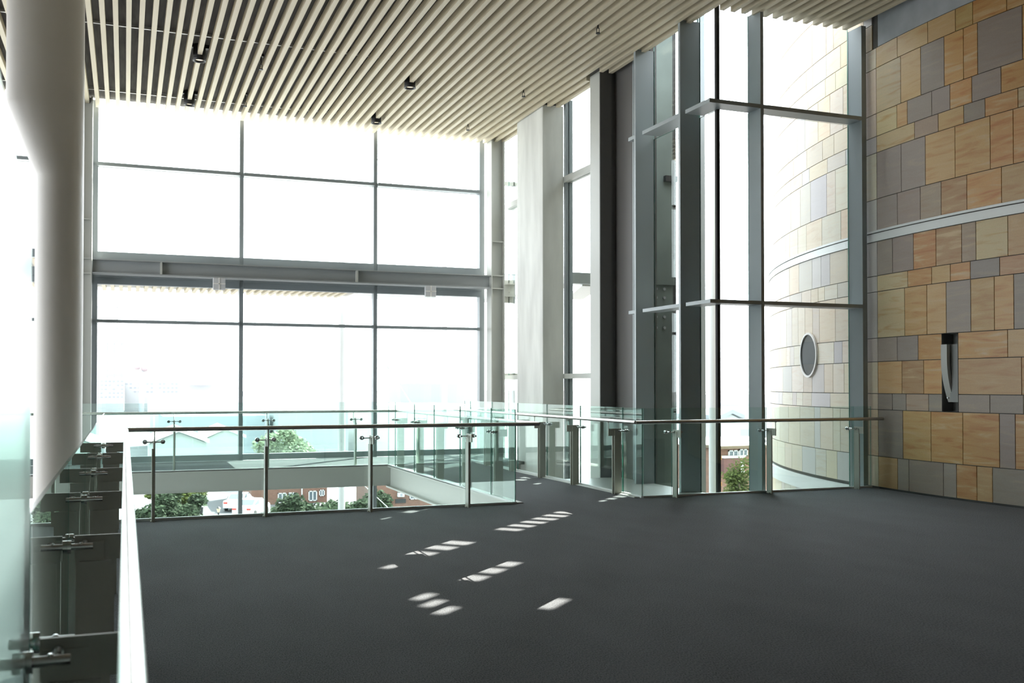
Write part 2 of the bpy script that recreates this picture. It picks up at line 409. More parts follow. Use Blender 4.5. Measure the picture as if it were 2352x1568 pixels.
# window beyond the steel column, and side window by the concrete column
w2 = struct('window_2', 'narrow window between the steel column and the concrete column', 'window')
for z, h in ((6.44, .045), (1.85, .05)): framebox('transom', 8.25, 9.5, W - .03, W + .06, z - h, z + h, w2, 'steel_light')
framebox('mullion', 8.65, 8.70, W - .03, W + .08, -6, 7.5, w2, 'frame')
b = MB(); b.box(8.24, 8.62, 21.95, 22.12, 4.0, 4.03); b.box(8.24, 8.62, 21.95, 22.12, 3.72, 3.75); b.box(8.24, 8.62, 22.03, 22.06, 3.75, 4.0); b.box(8.24, 8.62, 22.10, 22.2, 3.58, 4.12)
for z in (3.82, 3.93):
    for x in (8.29, 8.5): b.tube((x, 22.0, z), (x, 22.04, z), .018, 8)
b.build('spandrel_beam', 'steel_light', w2)
for x0, x1 in ((8.24, 8.65), (8.70, 9.5)):
    for z0, z1 in ((-6, 1.8), (1.9, 3.58), (4.12, 6.395), (6.485, 7.5)):
        MB().pane(x0, x1, W + .01, W + .03, z0, z1).build('pane', ['g_win', 'g_edge'], w2)
w3 = struct('window_3', 'side window between the concrete column and the steel box column', 'window')
X3 = 8.50
for z, h in ((5.85, .06), (1.80, .05)): framebox('transom', X3 - .10, X3 + .1, 16.72, 22.1, z - h, z + h, w3, 'steel_light')
framebox('mullion', X3 - .06, X3 + .1, 18.66, 18.76, -6, 7.5, w3, 'frame')
for y0, y1 in ((16.72, 18.66), (18.76, 22.1)):
    for z0, z1 in ((-6, 1.75), (1.85, 5.79), (5.91, 7.5)):
        MB().pane(X3, X3 + .02, y0, y1, z0, z1).build('pane', ['g_win', 'g_edge'], w3)
MB().box(8.6, 9.9, 18.78, 18.95, 3.73, 3.96).build('outer_beam', 'steel', w3)
MB().prism([(8.95, 18.95), (9.95, 22.0), (10.4, 22.0), (9.42, 18.95)], 3.70, 3.76).build('outer_soffit', 'white', w3)

# ---------------------------------------------------------------- corner glazing (window_4)
PX1, PY2 = 8.42, 13.0
w4 = struct('window_4', 'tall corner glazing with deep grey fins beside the stone wall', 'window wall')
for y in (13.54, 15.0):
    b = MB(); b.box(8.075, PX1 + .02, y - .03, y + .03, -9, 7.34); b.build('fin', 'fin', w4)
for x, wd in ((9.02, .028), (10.95, .045)):
    MB().box(x - wd, x + wd, 12.69, PY2 + .02, -9, 7.34).build('fin', 'fin', w4)
MB().box(PX1 - .02, PX1 + .035, PY2 - .02, PY2 + .035, -9, 7.5).build('corner_post', 'seal', w4)
for z0, z1 in ((5.825, 5.885), (2.835, 2.89)):
    MB().prism([(8.09, 12.69), (9.0, 12.69), (9.0, 12.99), (PX1, 12.99), (PX1, 13.38), (8.09, 13.38)], z0, z1).build('ledge', 'fin', w4)
    MB().box(9.05, 10.90, 12.69, 12.99, z0, z1).build('ledge', 'fin', w4)
    MB().box(8.09, PX1, 13.58, 14.76, z0, z1).build('ledge', 'fin', w4)
    MB().box(8.09, PX1, 15.04, 15.26, z0, z1).build('ledge', 'fin', w4)
for y0, y1 in ((13.03, 13.51), (13.57, 14.97)):
    for z0, z1 in ((-.3, 2.835), (2.89, 5.825), (5.885, 7.5)):
        MB().pane(PX1 + .005, PX1 + .025, y0, y1, z0, z1).build('pane', ['g_win', 'g_edge'], w4)
for x0, x1 in ((8.46, 8.99), (9.05, 10.90)):
    for z0, z1 in ((-.3, 2.835), (2.89, 5.825), (5.885, 7.5)):
        MB().pane(x0, x1, PY2 + .005, PY2 + .025, z0, z1).build('pane', ['g_win', 'g_edge'], w4)
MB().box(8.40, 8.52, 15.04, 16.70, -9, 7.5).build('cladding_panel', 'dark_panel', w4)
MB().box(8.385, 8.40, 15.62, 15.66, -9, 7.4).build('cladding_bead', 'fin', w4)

# ---------------------------------------------------------------- stone wall
wr = struct('wall_right', 'curved sandstone block wall running from the landing out through the glass', 'wall', (SX - SR, SY, 0))
T = dict(T=(.54, .355, .155), O=(.53, .29, .10), P=(.55, .43, .24), G=(.32, .265, .22), M=(.385, .285, .205), B=(.46, .28, .13), Y=(.53, .345, .13))
# outside stones: daylight and glare put into paler cream and silver grey tones
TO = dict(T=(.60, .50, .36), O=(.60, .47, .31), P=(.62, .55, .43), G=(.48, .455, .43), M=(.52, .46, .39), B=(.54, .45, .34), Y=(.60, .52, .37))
ZS = [(6.61, 6.93), (5.89, 6.61), (5.53, 5.89), (5.27, 5.53), (4.54, 5.27), (4.05, 4.54), (3.33, 3.87), (3.08, 3.33), (2.35, 3.08), (1.98, 2.35), (1.48, 1.98), (1.23, 1.48), (.5, 1.23), (.02, .5)]
JT = [([4.6, 1.77, -.51, -1.82, -4.17], 'TTTYOO'),
      ([4.28, 2.4, .4, -1.11, -2.15, -5.16], 'PTGOOGO'),
      ([4.68, 3.66, 1.46, -.04, -1.71, -3.76], 'PTGGOGO'),
      ([3.0, .93, -1.1, -2.65], 'PMTGO'),
      ([4.28, 2.04, -.41, -2.99, -4.53], 'GGTYOO'),
      ([4.69, 2.51, .72, -1.29, -3.74], 'GGMBOT'),
      ([5.21, 3.17, 1.18, -.87, -1.93], 'GGOBMP'),
      ([3.72, 1.56, .02, -1.51, -3.57], 'POTOGB'),
      ([4.03, 1.99, .37, -1.52, -3.19, -4.48], 'PYTGYYG'),
      ([4.78, 2.79, .75, -.54, -4.06], 'GGOxOT'),
      ([4.33, 2.31, .75, -.54, -4.94], 'TBOxTO'),
      ([5.32, 3.94, 1.89, .75, -.54, -2.84], 'GGMGxGG'),
      ([4.27, 1.7, -.86, -3.47, -4.51], 'GYOOGO'),
      ([4.82, 3.71, .69, -.35, -1.88, -2.98], 'TGGGOTG')]
rnd = random.Random(3)
sv, sf, stone_t, stone_g = [], [], [], []
GAP, TH = .05, .012
def block(p0, p1, z0, z1, key):            # p0 > p1 in degrees; a bevel-less slab with its own joint gap
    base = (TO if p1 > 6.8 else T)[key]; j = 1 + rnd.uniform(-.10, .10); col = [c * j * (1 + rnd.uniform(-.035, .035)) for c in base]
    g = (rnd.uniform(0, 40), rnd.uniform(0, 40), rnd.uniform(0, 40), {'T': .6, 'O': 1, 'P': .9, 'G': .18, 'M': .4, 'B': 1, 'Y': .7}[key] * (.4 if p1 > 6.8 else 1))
    gz = .0055; gp = degrees(.0055 / SR)
    a0, a1 = p0 - gp, p1 + gp; zz0, zz1 = z0 + gz, z1 - gz
    n = max(1, int(abs(a0 - a1) / 1.2) + 1); o = len(sv)
    for i in range(n + 1):
        a = a0 + (a1 - a0) * i / n
        for r in (SR, SR - .03):
            for z in (zz0, zz1):
                q = drum(a, z, r); sv.append((q[0], q[1], q[2]))
    for i in range(n):
        k = o + i * 4
        for f in ((k, k + 1, k + 5, k + 4), (k + 1, k + 3, k + 7, k + 5), (k, k + 4, k + 6, k + 2)):
            sf.append(f); stone_t.append((*col, 1)); stone_g.append(g)
    for k in (o, o + 4 * n):
        sf.append((k, k + 1, k + 3, k + 2)); stone_t.append((*col, 1)); stone_g.append(g)
def rkey(): return rnd.choices('TOPGMBY', (4, 3, 4, 5, 2, 1.5, 3))[0]
def fill(p0, p1, z0, z1):
    a = p0
    while a > p1 + .3:
        s = rnd.uniform(1.1, 3.4)
        if a - s < p1 + .8: s = a - p1
        block(a, a - s, z0, z1, rkey()); a -= s
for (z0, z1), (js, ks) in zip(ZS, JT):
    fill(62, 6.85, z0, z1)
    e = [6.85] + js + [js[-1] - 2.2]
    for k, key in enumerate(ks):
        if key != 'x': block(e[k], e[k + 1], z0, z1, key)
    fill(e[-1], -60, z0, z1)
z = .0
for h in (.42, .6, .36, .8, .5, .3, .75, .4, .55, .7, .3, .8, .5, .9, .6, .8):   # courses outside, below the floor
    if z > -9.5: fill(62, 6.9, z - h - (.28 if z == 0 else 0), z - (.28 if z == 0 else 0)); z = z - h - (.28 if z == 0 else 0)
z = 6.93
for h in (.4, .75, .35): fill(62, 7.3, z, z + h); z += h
me = bpy.data.meshes.new('stone_blocks')
off = ORG['wall_right']
me.from_pydata([Vector(p) - off for p in sv], [], sf); me.materials.append(M['stone'])
a1 = me.attributes.new('tone', 'FLOAT_COLOR', 'FACE'); a2 = me.attributes.new('grain', 'FLOAT_COLOR', 'FACE')
a1.data.foreach_set('color', [c for q in stone_t for c in q]); a2.data.foreach_set('color', [c for q in stone_g for c in q])
me.update()
so = bpy.data.objects.new('stone_blocks', me); C.objects.link(so); so.parent = wr; ORG[so.name] = off
def ringseg(p0, p1, z0, z1, r0, r1, n=None):
    b = MB(); n = n or max(2, int(abs(p1 - p0) / 1.5)); rings = []
    for i in range(n + 1):
        a = p0 + (p1 - p0) * i / n
        rings.append([drum(a, z0, r0), drum(a, z1, r0), drum(a, z1, r1), drum(a, z0, r1)])
    b.loft(rings, 0, False); return b
b = ringseg(62, -60, -9.5, 1.23, SR - .02, SR - .3); x = ringseg(62, -60, 2.35, 8.42, SR - .02, SR - .3)
for q in (x, ringseg(62, .75, 1.23, 2.35, SR - .02, SR - .3), ringseg(-.54, -60, 1.23, 2.35, SR - .02, SR - .3)): b.add(q.v, q.f)
b.build('backing', 'joint', wr)
b = ringseg(62, -60, 3.89, 4.0, SR + .006, SR - .02); x = ringseg(62, -60, 4.015, 4.05, SR + .014, SR - .02); b.add(x.v, x.f)
x = ringseg(62, -60, 3.875, 3.89, SR + .014, SR - .02); b.add(x.v, x.f); b.build('metal_band', 'band', wr)
b = ringseg(62, 7.6, -.27, -.03, SR + .06, SR - .02); b.build('lower_band', 'band', wr)
ringseg(6.7, -60, 6.94, 7.5, SR - .01, SR - .15).build('upper_band', 'plaster', wr)
ringseg(6.7, -60, -.01, .025, SR + .008, SR - .05).build('base_reveal', 'seal', wr)
# niche lining
b = MB()
def npt(p, z, d): return drum(p, z, SR - d)
pa, pb = .75, -.54
for p in (pa, pb):
    q = [npt(p, 1.235, -.004), npt(p, 2.345, -.004), npt(p, 2.345, .2), npt(p, 1.235, .2)]; b.add(q, [(0, 1, 2, 3)])
for z in (1.235, 2.345):
    q = [npt(pa, z, -.004), npt(pb, z, -.004), npt(pb, z, .2), npt(pa, z, .2)]; b.add(q, [(0, 1, 2, 3)])
b.add([npt(pa, 1.235, .2), npt(pa, 2.345, .2), npt(pb, 2.345, .2), npt(pb, 1.235, .2)], [(0, 1, 2, 3)])
b.build('niche', 'niche', wr)
# porthole on the outer drum
def hoop(pc, zc, ra, rz, r, n=36): return [drum(pc + degrees(ra / SR) * cos(2 * pi * i / n), zc + rz * sin(2 * pi * i / n), r) for i in range(n)]
b = MB(); b.loft([hoop(17.1, 2.155, .405, .405, SR - .01), hoop(17.1, 2.155, .405, .405, SR + .03), hoop(17.1, 2.155, .37, .37, SR + .03), hoop(17.1, 2.155, .37, .37, SR - .01)], 0, False, False)
po = b.build('porthole_frame', 'white', wr)
b = MB(); b.add(hoop(17.1, 2.155, .371, .371, SR + .012), [tuple(range(36))]); b.build('porthole_pane', 'g_porthole', po)

# curved fixture hanging in the niche
ft = thing('wall_fixture', 'curved grey metal fixture hung in the tall slot in the stone wall', 'wall fixture', (SX - SR, 10.96, 1.37))
b = MB(); fr, bk = [], []
for i in range(13):
    t = i / 12; zz = 2.19 - .82 * t
    pr = .06 - .13 * max(0, t - .25) ** 2 / .5625
    fr.append((SX - SR - pr, zz)); bk.append((SX - SR - pr + .055, zz))
b.prism(fr + bk[::-1], 10.92, 11.03, 0, 'xz'); b.build('blade', 'fixture', ft)
b = MB(); b.box(SX - SR + .02, SX - SR + .19, 10.80, 10.94, 1.37, 2.19); b.build('housing', 'niche', ft)
MB().tube((SX - SR + .03, 10.975, 1.43), (SX - SR - .0, 10.975, 1.43), .012, 10).build('screw', 'chrome', ft)

# ================================================================ COLUMNS
rc = thing('round_column', 'white round column with a flared head beside the left balustrade', 'column', (-.785, 13.8, -9.5))
b = MB(); rings = []
def cring(x0, x1, z, n=48, ry=.285): return [((x0 + x1) / 2 + (x1 - x0) / 2 * cos(2 * pi * i / n), 13.8 + (ry + .0) * sin(2 * pi * i / n), z) for i in range(n)]
for z, xl in ((-9.5, -1.065), (4.24, -1.065), (4.27, -1.075), (5.10, -1.395), (5.14, -1.405), (7.5, -1.405)): rings.append(cring(xl, -.503, z))
b.loft(rings); b.build('shaft', 'white', rc)
cc = thing('concrete_column', 'bare concrete rectangular column rising beside the bridge', 'column', (8.16, 19.4, -9.5))
b = MB(); b.box(7.93, 8.40, 18.67, 20.1, -9.5, 7.36, bev=.012); b.build('shaft', 'concrete', cc)
b = MB(); b.box(7.97, 8.36, 18.72, 20.05, 7.36, 7.5); b.build('head_gap', 'black', cc)
bc = thing('box_column', 'grey steel box column right of the side window with a pale lit face', 'column', (8.16, 16.5, -9.5))
b = MB(); b.box(8.05, 8.285, 16.30, 16.70, -9.5, 7.36, bev=.006); b.build('shaft', 'steel_light', bc)
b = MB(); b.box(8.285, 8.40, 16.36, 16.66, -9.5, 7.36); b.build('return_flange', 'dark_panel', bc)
b = MB(); b.box(8.054, 8.285, 16.285, 16.30, -9.5, 7.36); b.build('front_shade_plate', 'dark_panel', bc)  # dark plate puts the shade of the front face into colour

# ================================================================ BALUSTRADES
RZ = 1.09
def make_post():
    p = MB(); p.box(-.012, .012, .035, .145, 0, .94); p.box(.012, .026, .050, .172, 0, .86); p.box(-.012, .04, .06, .13, 0, .012)
    root = p.build('post', 'post')
    a = MB(); a.box(-.006, .006, .03, .245, .862, .968); a.tube((0, .24, .96), (0, .24, RZ - .02), .006, 8); a.box(-.008, .008, .22, .26, RZ - .03, RZ - .022)
    a.build('bracket_arm', 'post', root)
    c = MB(); c.tube((-.1, .072, .935), (.1, .072, .935), .008, 10); c.tube((-.02, .072, .935), (.02, .072, .935), .015, 12)
    for s in (-.1, .1):
        c.tube((s, -.05, .935), (s, .105, .935), .0135, 14)
        c.tube((s, .0065, .935), (s, .022, .935), .027, 18); c.tube((s, -.022, .935), (s, -.0065, .935), .027, 18)
        c.sphere((s, .06, .945), .009)
    c.build('glass_clamp', 'chrome', root)
    return root
POST0 = make_post()
used = [False]
def balustrade(name_label, p0, p1, posts, r0, r1, joints=None, top=1.28, tall=None):
    p0, p1 = Vector((*p0, 0)), Vector((*p1, 0)); d = (p1 - p0); L = d.length; rz = atan2(d.y, d.x)
    t = thing('glass_balustrade', name_label, 'balustrade', p0, None, rz); ORG[t.name] = Vector()
    joints = joints or posts
    e = [0.0] + sorted(joints) + [L]
    for a, c in zip(e[:-1], e[1:]):
        if c - a < .08: continue
        if tall and a >= tall - .05:
            b = MB(); g = .011
            b.prism([(a + g, .02), (c - g, .02), (c - g, 2.55), (a + g, 1.955)], -.006, .006, 0, 'xz')
            for k in range(len(b.m)): b.m[k] = 0 if k >= 4 else 1
            o = b.build('glass_panel', ['g_soft', 'g_edge'], t); o['label'] = 'taller glass panel nearest the camera'
        else:
            MB().pane(a + .011, c - .011, -.006, .006, .02, top).build('glass_panel', ['g_rail', 'g_edge'], t)
    MB().tube((r0, .24, RZ), (r1, .24, RZ), .0255, 20).build('handrail', 'stainless', t)
    for s in posts:
        if not used[0]: q = POST0; used[0] = True; q.parent = t
        else: q = copy_tree(POST0, t)
        q.location = (s, 0, 0)
    MB().box(0.0, L, -.02, .02, 0, .03).build('base_channel', 'alu', t)
    return t
GL = -.2245
balustrade('long left hand glass balustrade running from the camera to the void corner', (GL, 12.6), (GL, -2.0),
           [12.6 - y for y in (12.0, 10.15, 8.3, 6.45, 4.6, 2.76, .9)], .24, 14.6, tall=12.6 - 2.76)
balustrade('glass balustrade with dark rail across the near edge of the central void', (4.95, 12.6), (GL, 12.6),
           [4.95 - x for x in (4.241, 2.93, 1.625, .325)], -.24, 4.95 - .016)
balustrade('glass balustrade along the left edge of the bridge', (4.95, 19.6), (4.95, 12.6),
           [19.6 - y for y in (19.05, 17.67, 16.42, 15.0, 13.56)], -.24, 7.24)
balustrade('far glass balustrade along the gallery in front of the window wall', (-3.5, 19.6), (4.95, 19.6),
           [x + 3.5 for x in (-2.6, -.87, .86, 2.58, 4.29)], 0, 8.45 + .24)
balustrade('glass balustrade along the right edge of the bridge beside the concrete column', (6.9, 12.6), (6.9, 20.6),
           [y - 12.6 for y in (13.2, 14.68, 16.05, 17.45, 18.85, 20.2)], -.24, 8.0)
balustrade('right hand glass balustrade in front of the corner glazing, ending at the stone wall', (10.98, 12.6), (6.9, 12.6),
           [10.98 - x for x in (10.62, 9.0, 7.385)], -.06, 4.08 + .24)

# ================================================================ CEILING FITTINGS
def spot(lx, ly, label):
    t = thing('ceiling_spotlight', label, 'spotlight', (lx, ly, 7.22), 'black spotlights set in the batten ceiling')
    b = MB(); b.tube((lx, ly, 7.27), (lx, ly, 7.5), .105, 24); b.build('can', 'black', t)
    b = MB(); b.box(lx - .17, lx + .17, ly - .05, ly + .05, 7.44, 7.5); b.build('bracket', 'black', t)
    r = []
    for rr, z in ((.105, 7.27), (.112, 7.22), (.09, 7.22), (.075, 7.26)): r.append([(lx + rr * cos(2 * pi * i / 28), ly + rr * sin(2 * pi * i / 28), z) for i in range(28)])
    b = MB(); b.loft(r, 0, True, False); b.build('rim', 'black', t)
    b = MB(); b.tube((lx, ly, 7.255), (lx, ly, 7.265), .076, 24); b.build('lamp', 'lamp', t)
for (lx, ly), nm in zip(LIGHTS, ('near left black spotlight in the batten ceiling, above the void', 'far left black spotlight in the batten ceiling, close to the windows',
                                'near black spotlight of the pair right of the ceiling centre', 'far black spotlight right of centre, close to the far windows')):
    spot(lx, ly, nm)
def sprinkler(x, y, label):
    t = thing('sprinkler_head', label, 'sprinkler', (x, y, 7.2), 'sprinkler heads hanging between ceiling battens')
    b = MB(); b.tube((x, y, 7.29), (x, y, 7.5), .012, 10); b.tube((x, y, 7.44), (x, y, 7.48), .05, 14); b.build('stem', 'black', t)
    b = MB(); b.tube((x - .022, y, 7.22), (x - .022, y, 7.30), .006, 8); b.tube((x + .022, y, 7.22), (x + .022, y, 7.30), .006, 8); b.tube((x, y, 7.205), (x, y, 7.22), .035, 14); b.build('deflector', 'black', t)
hx = lambda k: SLAT0 + (k + .5) * SP
for x, y, l in ((hx(5), 18.0, 'sprinkler head hanging between battens right of the near left spotlight'), (hx(31), 17.85, 'sprinkler head between battens above the bridge, left of the concrete column'),
                (hx(30), 20.65, 'sprinkler head between battens near the far right corner of the windows'), (hx(30), 14.2, 'sprinkler head between battens above the right hand balustrade'), (hx(5), 20.5, 'sprinkler head between battens close to the left far mullion')):
    sprinkler(x, y, l)
for x0, l in ((1.70, 'square grey louvred lamp under the steel beam near the left mullion'), (6.30, 'square grey louvred lamp under the steel beam near the right end')):
    t = thing('emergency_lamp', l, 'lamp', (x0 + .125, 21.63, 3.61), 'square lamps under the steel beam')
    MB().box(x0, x0 + .25, 21.58, 21.68, 3.61, 3.86, bev=.012).build('housing', 'diffuser', t)
    b = MB(); b.box(x0 + .113, x0 + .137, 21.57, 21.585, 3.61, 3.86); b.box(x0, x0 + .25, 21.57, 21.585, 3.725, 3.745); b.build('cross_bar', 'white', t)

# ================================================================ OUTSIDE
GZ = -9.5
g = MB().box(-900, 1200, 24, 2200, GZ - .3, GZ).build('ground', 'asphalt', None, 'structure'); tag(g, 'pale paved ground outside below the windows', 'ground')
g = MB().box(-40, 60, -12, 24, GZ - .3, GZ).build('floor', 'asphalt', None, 'structure'); tag(g, 'paved ground floor below the void', 'floor')
TH0 = atan2(889, 2287)
def at(px, d, py=None, z=None):            # a world spot seen in that direction, d metres along the view axis
    u = (px - 1176) / 2287.
    x = d * sin(TH0) + u * d * cos(TH0); y = d * cos(TH0) - u * d * sin(TH0)
    zz = 1.6 - (py - 886) * d / 2287. if py is not None else (GZ if z is None else z)
    return Vector((x, y, zz))
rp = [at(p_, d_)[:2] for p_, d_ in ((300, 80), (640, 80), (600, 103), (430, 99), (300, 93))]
g = MB().prism(rp, GZ, GZ + .02).build('ground', 'road', None, 'structure'); tag(g, 'asphalt parking lane outside below the gallery, darkened for shade', 'road')
# canopy with cream battens and a glass end, on white posts
ca = thing('canopy', 'cream slatted canopy outside the far windows with a glazed right end', 'canopy', (2, 26, 4.3))
b = MB(); b.box(-9, 6.2, 23.0, 30, 4.36, 4.385); b.build('deck', 'steel_light', ca)
b = MB()
for k in range(-36, 28):
    x = .1 + k * .215
    if -9 < x < 6.15: b.box(x - .05, x + .05, 23.0, 30.0, 4.26, 4.36)
b.build('batten_panel', 'cream', ca)
b = MB(); b.box(6.2, 11.2, 29.9, 30.0, 4.27, 4.385); b.box(11.1, 11.2, 23.0, 29.9, 4.27, 4.385); b.box(6.1, 6.22, 23.0, 30.0, 4.25, 4.386); b.build('edge_frame', 'white', ca)
MB().pane(6.25, 11.1, 23.0, 29.9, 4.35, 4.365).build('glass_roof', ['g_win', 'g_edge'], ca)
for px, d, r, l in ((785, 30.6, .105, 'slim white post outside the far windows, left of the pair'), (1021, 34, .09, 'slim white post outside the far windows, right of the pair')):
    p = at(px, d); t = thing('canopy_post', l, 'post', (p.x, p.y, GZ), 'white posts outside the far windows')
    MB().tube((p.x, p.y, GZ), (p.x, p.y, 14), r, 20).build('shaft', 'paler', t)
def rod(a, c, label, m=.5):
    t = MB().tube(a, c, .012, 8).build('tie_rod', 'paler', ca)
    q0 = a.lerp(c, m - .05); q1 = a.lerp(c, m); q2 = a.lerp(c, m + .05)
    b = MB(); b.tube(q0, q1, .012, 10, r1=.045); b.tube(q1, q2, .045, 10, r1=.012); b.build('turnbuckle', 'paler', t)
rod(at(830, 31, 300), at(1005, 31, 612), 'thin white tie rod crossing the upper right far window', .42)
rod(at(792, 31, 688), at(950, 31, 935), 'thin white tie rod slanting from the canopy in the lower right far window', .62)
rod(at(1095, 32, 795), at(1064, 32, 935), 'short steep white tie rod beside the right window frame', .42)
rod(at(830, 30, 1108), at(895, 30, 1168), 'white tie rod slanting down seen under the gallery', .5)
# pier and pole seen through the corner glazing
pr = thing('concrete_pier', 'grey green concrete pier wall outside, seen between the two left glazing fins', 'pier', (9.25, 16.95, GZ))
MB().box(8.6, 9.90, 16.85, 17.05, GZ, 12).build('shaft', 'pier', pr)
MB().box(9.3, 9.92, 16.80, 16.85, 3.55, 4.05).build('collar', 'pier', pr)
for z in (2.72, 2.93, 3.10, 3.30, 3.47):
    for x in (9.52, 9.70): MB().tube((x, 16.85, z), (x, 16.82, z), .028, 10).build('bolt', 'steel', pr)
MB().box(9.905, 9.98, 16.86, 16.94, -2, 12).build('downpipe', 'black', pr)
MB().box(9.70, 9.96, 16.76, 16.85, 5.55, 5.66).build('bracket', 'black', pr)
sp = thing('steel_pillar', 'blue grey steel pillar just right of the first glazing fin outside', 'pillar', (12.52, 20.0, GZ))
MB().box(12.44, 12.62, 20.0, 20.1, GZ, 12).build('shaft', 'frame', sp)
p = at(1639, 25); t = thing('white_pole', 'tall white pole outside left of the glass corner post', 'pole', (p.x, p.y, GZ))
MB().tube(p, (p.x, p.y, 14), .12, 18).build('shaft', 'paler', t)
for z in (-.25, -.9): MB().box(p.x + .04, p.x + .14, p.y - .14, p.y - .115, z, z + .1).build('tag', 'orange', t)

# unseen screen added towards the sun: blocks it, slots shape the floor patches
hd = Vector((sin(SUN_AZ), cos(SUN_AZ), 0)); kd = Vector((-cos(SUN_AZ), sin(SUN_AZ), 0)); DS = 55.0; TE = math.tan(SUN_EL)
def hole(p):                               # floor spot -> (k, z) on the screen
    v = Vector((p[0], p[1], 0)); return v.dot(kd), (DS - v.dot(hd)) * TE
patches = []
def patch(px, hx_, hy_): # centre (world floor), half sizes along k and along h
    k, z = hole(px); patches.append((k - hx_, k + hx_, z - hy_ * TE, z + hy_ * TE))
for i in range(7):
    t_ = i / 6; patch((3.99 + (5.42 - 3.99) * t_, 10.37 + (11.70 - 10.37) * t_), .14, .105)
for c_ in ((2.66, 7.90), (2.91, 8.16), (3.15, 8.41)): patch(c_, .155, .135)
for c_ in ((2.62, 9.20), (2.90, 9.45), (3.15, 9.68)): patch(c_, .15, .125)
for c_ in ((3.0, 11.70), (3.27, 11.9), (3.42, 12.25), (3.75, 12.40), (4.1, 12.36)): patch(c_, .12, .13)
for c_ in ((6.15, 12.52), (6.40, 12.70), (6.65, 12.88), (6.83, 13.05)): patch(c_, .10, .11)
for c_ in ((6.35, 15.0), (6.58, 14.85), (6.30, 15.75), (6.55, 16.1), (6.80, 16.3)): patch(c_, .12, .13)
for c_ in ((2.11, 7.30), (2.11, 7.05), (2.125, 6.80)): patch(c_, .05, .14)
patch((2.92, 6.73), .07, .2); patch((2.19, 8.62), .05, .12)
ks = sorted(set([-8.0, 9.3] + [a for q in patches for a in q[:2]])); zs_ = sorted(set([GZ, 46.0] + [a for q in patches for a in q[2:]]))
b = MB(); b.T = Matrix(((kd.x, hd.x, 0, hd.x * DS), (kd.y, hd.y, 0, hd.y * DS), (0, 0, 1, 0), (0, 0, 0, 1)))
for i in range(len(ks) - 1):
    zrun = None
    for j in range(len(zs_) - 1):
        kc, zc_ = (ks[i] + ks[i + 1]) / 2, (zs_[j] + zs_[j + 1]) / 2
        open_ = any(q[0] < kc < q[1] and q[2] < zc_ < q[3] for q in patches)
        if open_:
            if zrun is not None: b.box(ks[i], ks[i + 1], 0, .05, zrun, zs_[j]); zrun = None
        elif zrun is None: zrun = zs_[j]
    if zrun is not None: b.box(ks[i], ks[i + 1], 0, .05, zrun, zs_[-1])
tw = thing('sun_patch_screen', 'unseen pierced screen added behind the stone drum to shape sun patches', 'screen', hd * DS + Vector((0, 0, GZ)))
b.build('panel', 'concrete', tw)

# vegetation
def foliage(c, r, n, size, seed):
    rr = random.Random(seed); vs, fs = [], []
    cl = [(Vector((rr.gauss(0, .5), rr.gauss(0, .5), rr.gauss(0, .42))), rr.uniform(.34, .6)) for _ in range(18)]
    for i in range(n):
        q, s = rr.choice(cl); d = Vector((rr.gauss(0, 1), rr.gauss(0, 1), rr.gauss(0, 1))).normalized() * s * rr.uniform(.35, 1.05)
        p = Vector(c) + Vector(((q.x + d.x) * r[0], (q.y + d.y) * r[1], (q.z + d.z) * r[2]))
        u = Vector((rr.gauss(0, 1), rr.gauss(0, 1), rr.gauss(0, .5))).normalized(); v = u.orthogonal().normalized(); s_ = size * rr.uniform(.6, 1.3)
        o = len(vs); vs += [p - u * s_, p + v * s_ * .5, p + u * s_, p - v * s_ * .5]; fs.append((o, o + 1, o + 2, o + 3))
    b = MB(); b.add(vs, fs); return b
def tree(p, cz, r, m, label, seed, n=2600, size=.16, cat='tree', name='tree'):
    t = thing(name, label, cat, (p.x, p.y, GZ)); foliage((p.x, p.y, cz), r, int(n * 4), size * .62, seed).build('foliage', m, t)
    if name == 'tree':
        b = MB(); b.tube((p.x, p.y, GZ), (p.x + .1, p.y, cz), .16, 10, r1=.07)
        for k in range(5):
            a = k * 1.3; b.tube((p.x + .06, p.y, cz - r[2] * .6), (p.x + cos(a) * r[0] * .6, p.y + sin(a) * r[1] * .6, cz + .2 * r[2]), .06, 7, r1=.02)
        b.build('trunk', 'bark', t)
p = at(392, 44); tree(p, at(392, 44, 1160).z - .45, (1.1, 1.1, .85), 'leaf', 'dark green tree outside below the gallery, beside the first rail post', 5)
p = at(415, 60); tree(p, at(415, 60, 1130).z, (1.3, 1.2, .75), 'leaf2', 'sunlit yellow green tree behind the dark tree', 8, 1800, .2)
p = at(690, 70); tree(p, GZ + 1.6, (1.9, 1.1, 1.4), 'leaf', 'dark hedge in front of the brick house', 11, 3200, .25, 'hedge', 'hedge')
p = at(795, 62); tree(p, GZ + 2.6, (2.4, 1.2, 1.9), 'leaf', 'large dark green hedge right of the brick house', 12, 4200, .28, 'hedge', 'hedge')
p = at(960, 62); tree(p, GZ + 1.2, (1.9, 1.0, .9), 'leaf', 'low dark bush in front of the second brick building', 13, 1600, .2, 'bush', 'bush')
p = at(470, 58); tree(p, GZ + 2.0, (1.2, 1.0, .6), 'leaf', 'small dark shrub beside the street lamp', 14, 700, .15, 'shrub', 'shrub')
p = at(1703, 36); tree(p, at(1703, 36, 1120).z, (.75, .75, .9), 'leaf2', 'yellow green tree top outside the corner glazing', 21, 900, .1)
p = at(640, 112); tree(p, GZ + 3.0, (3.0, 2.0, 1.8), 'leaf3', 'pale green tree row behind the gabled sheds', 22, 1800, .4, 'trees', 'hedge')

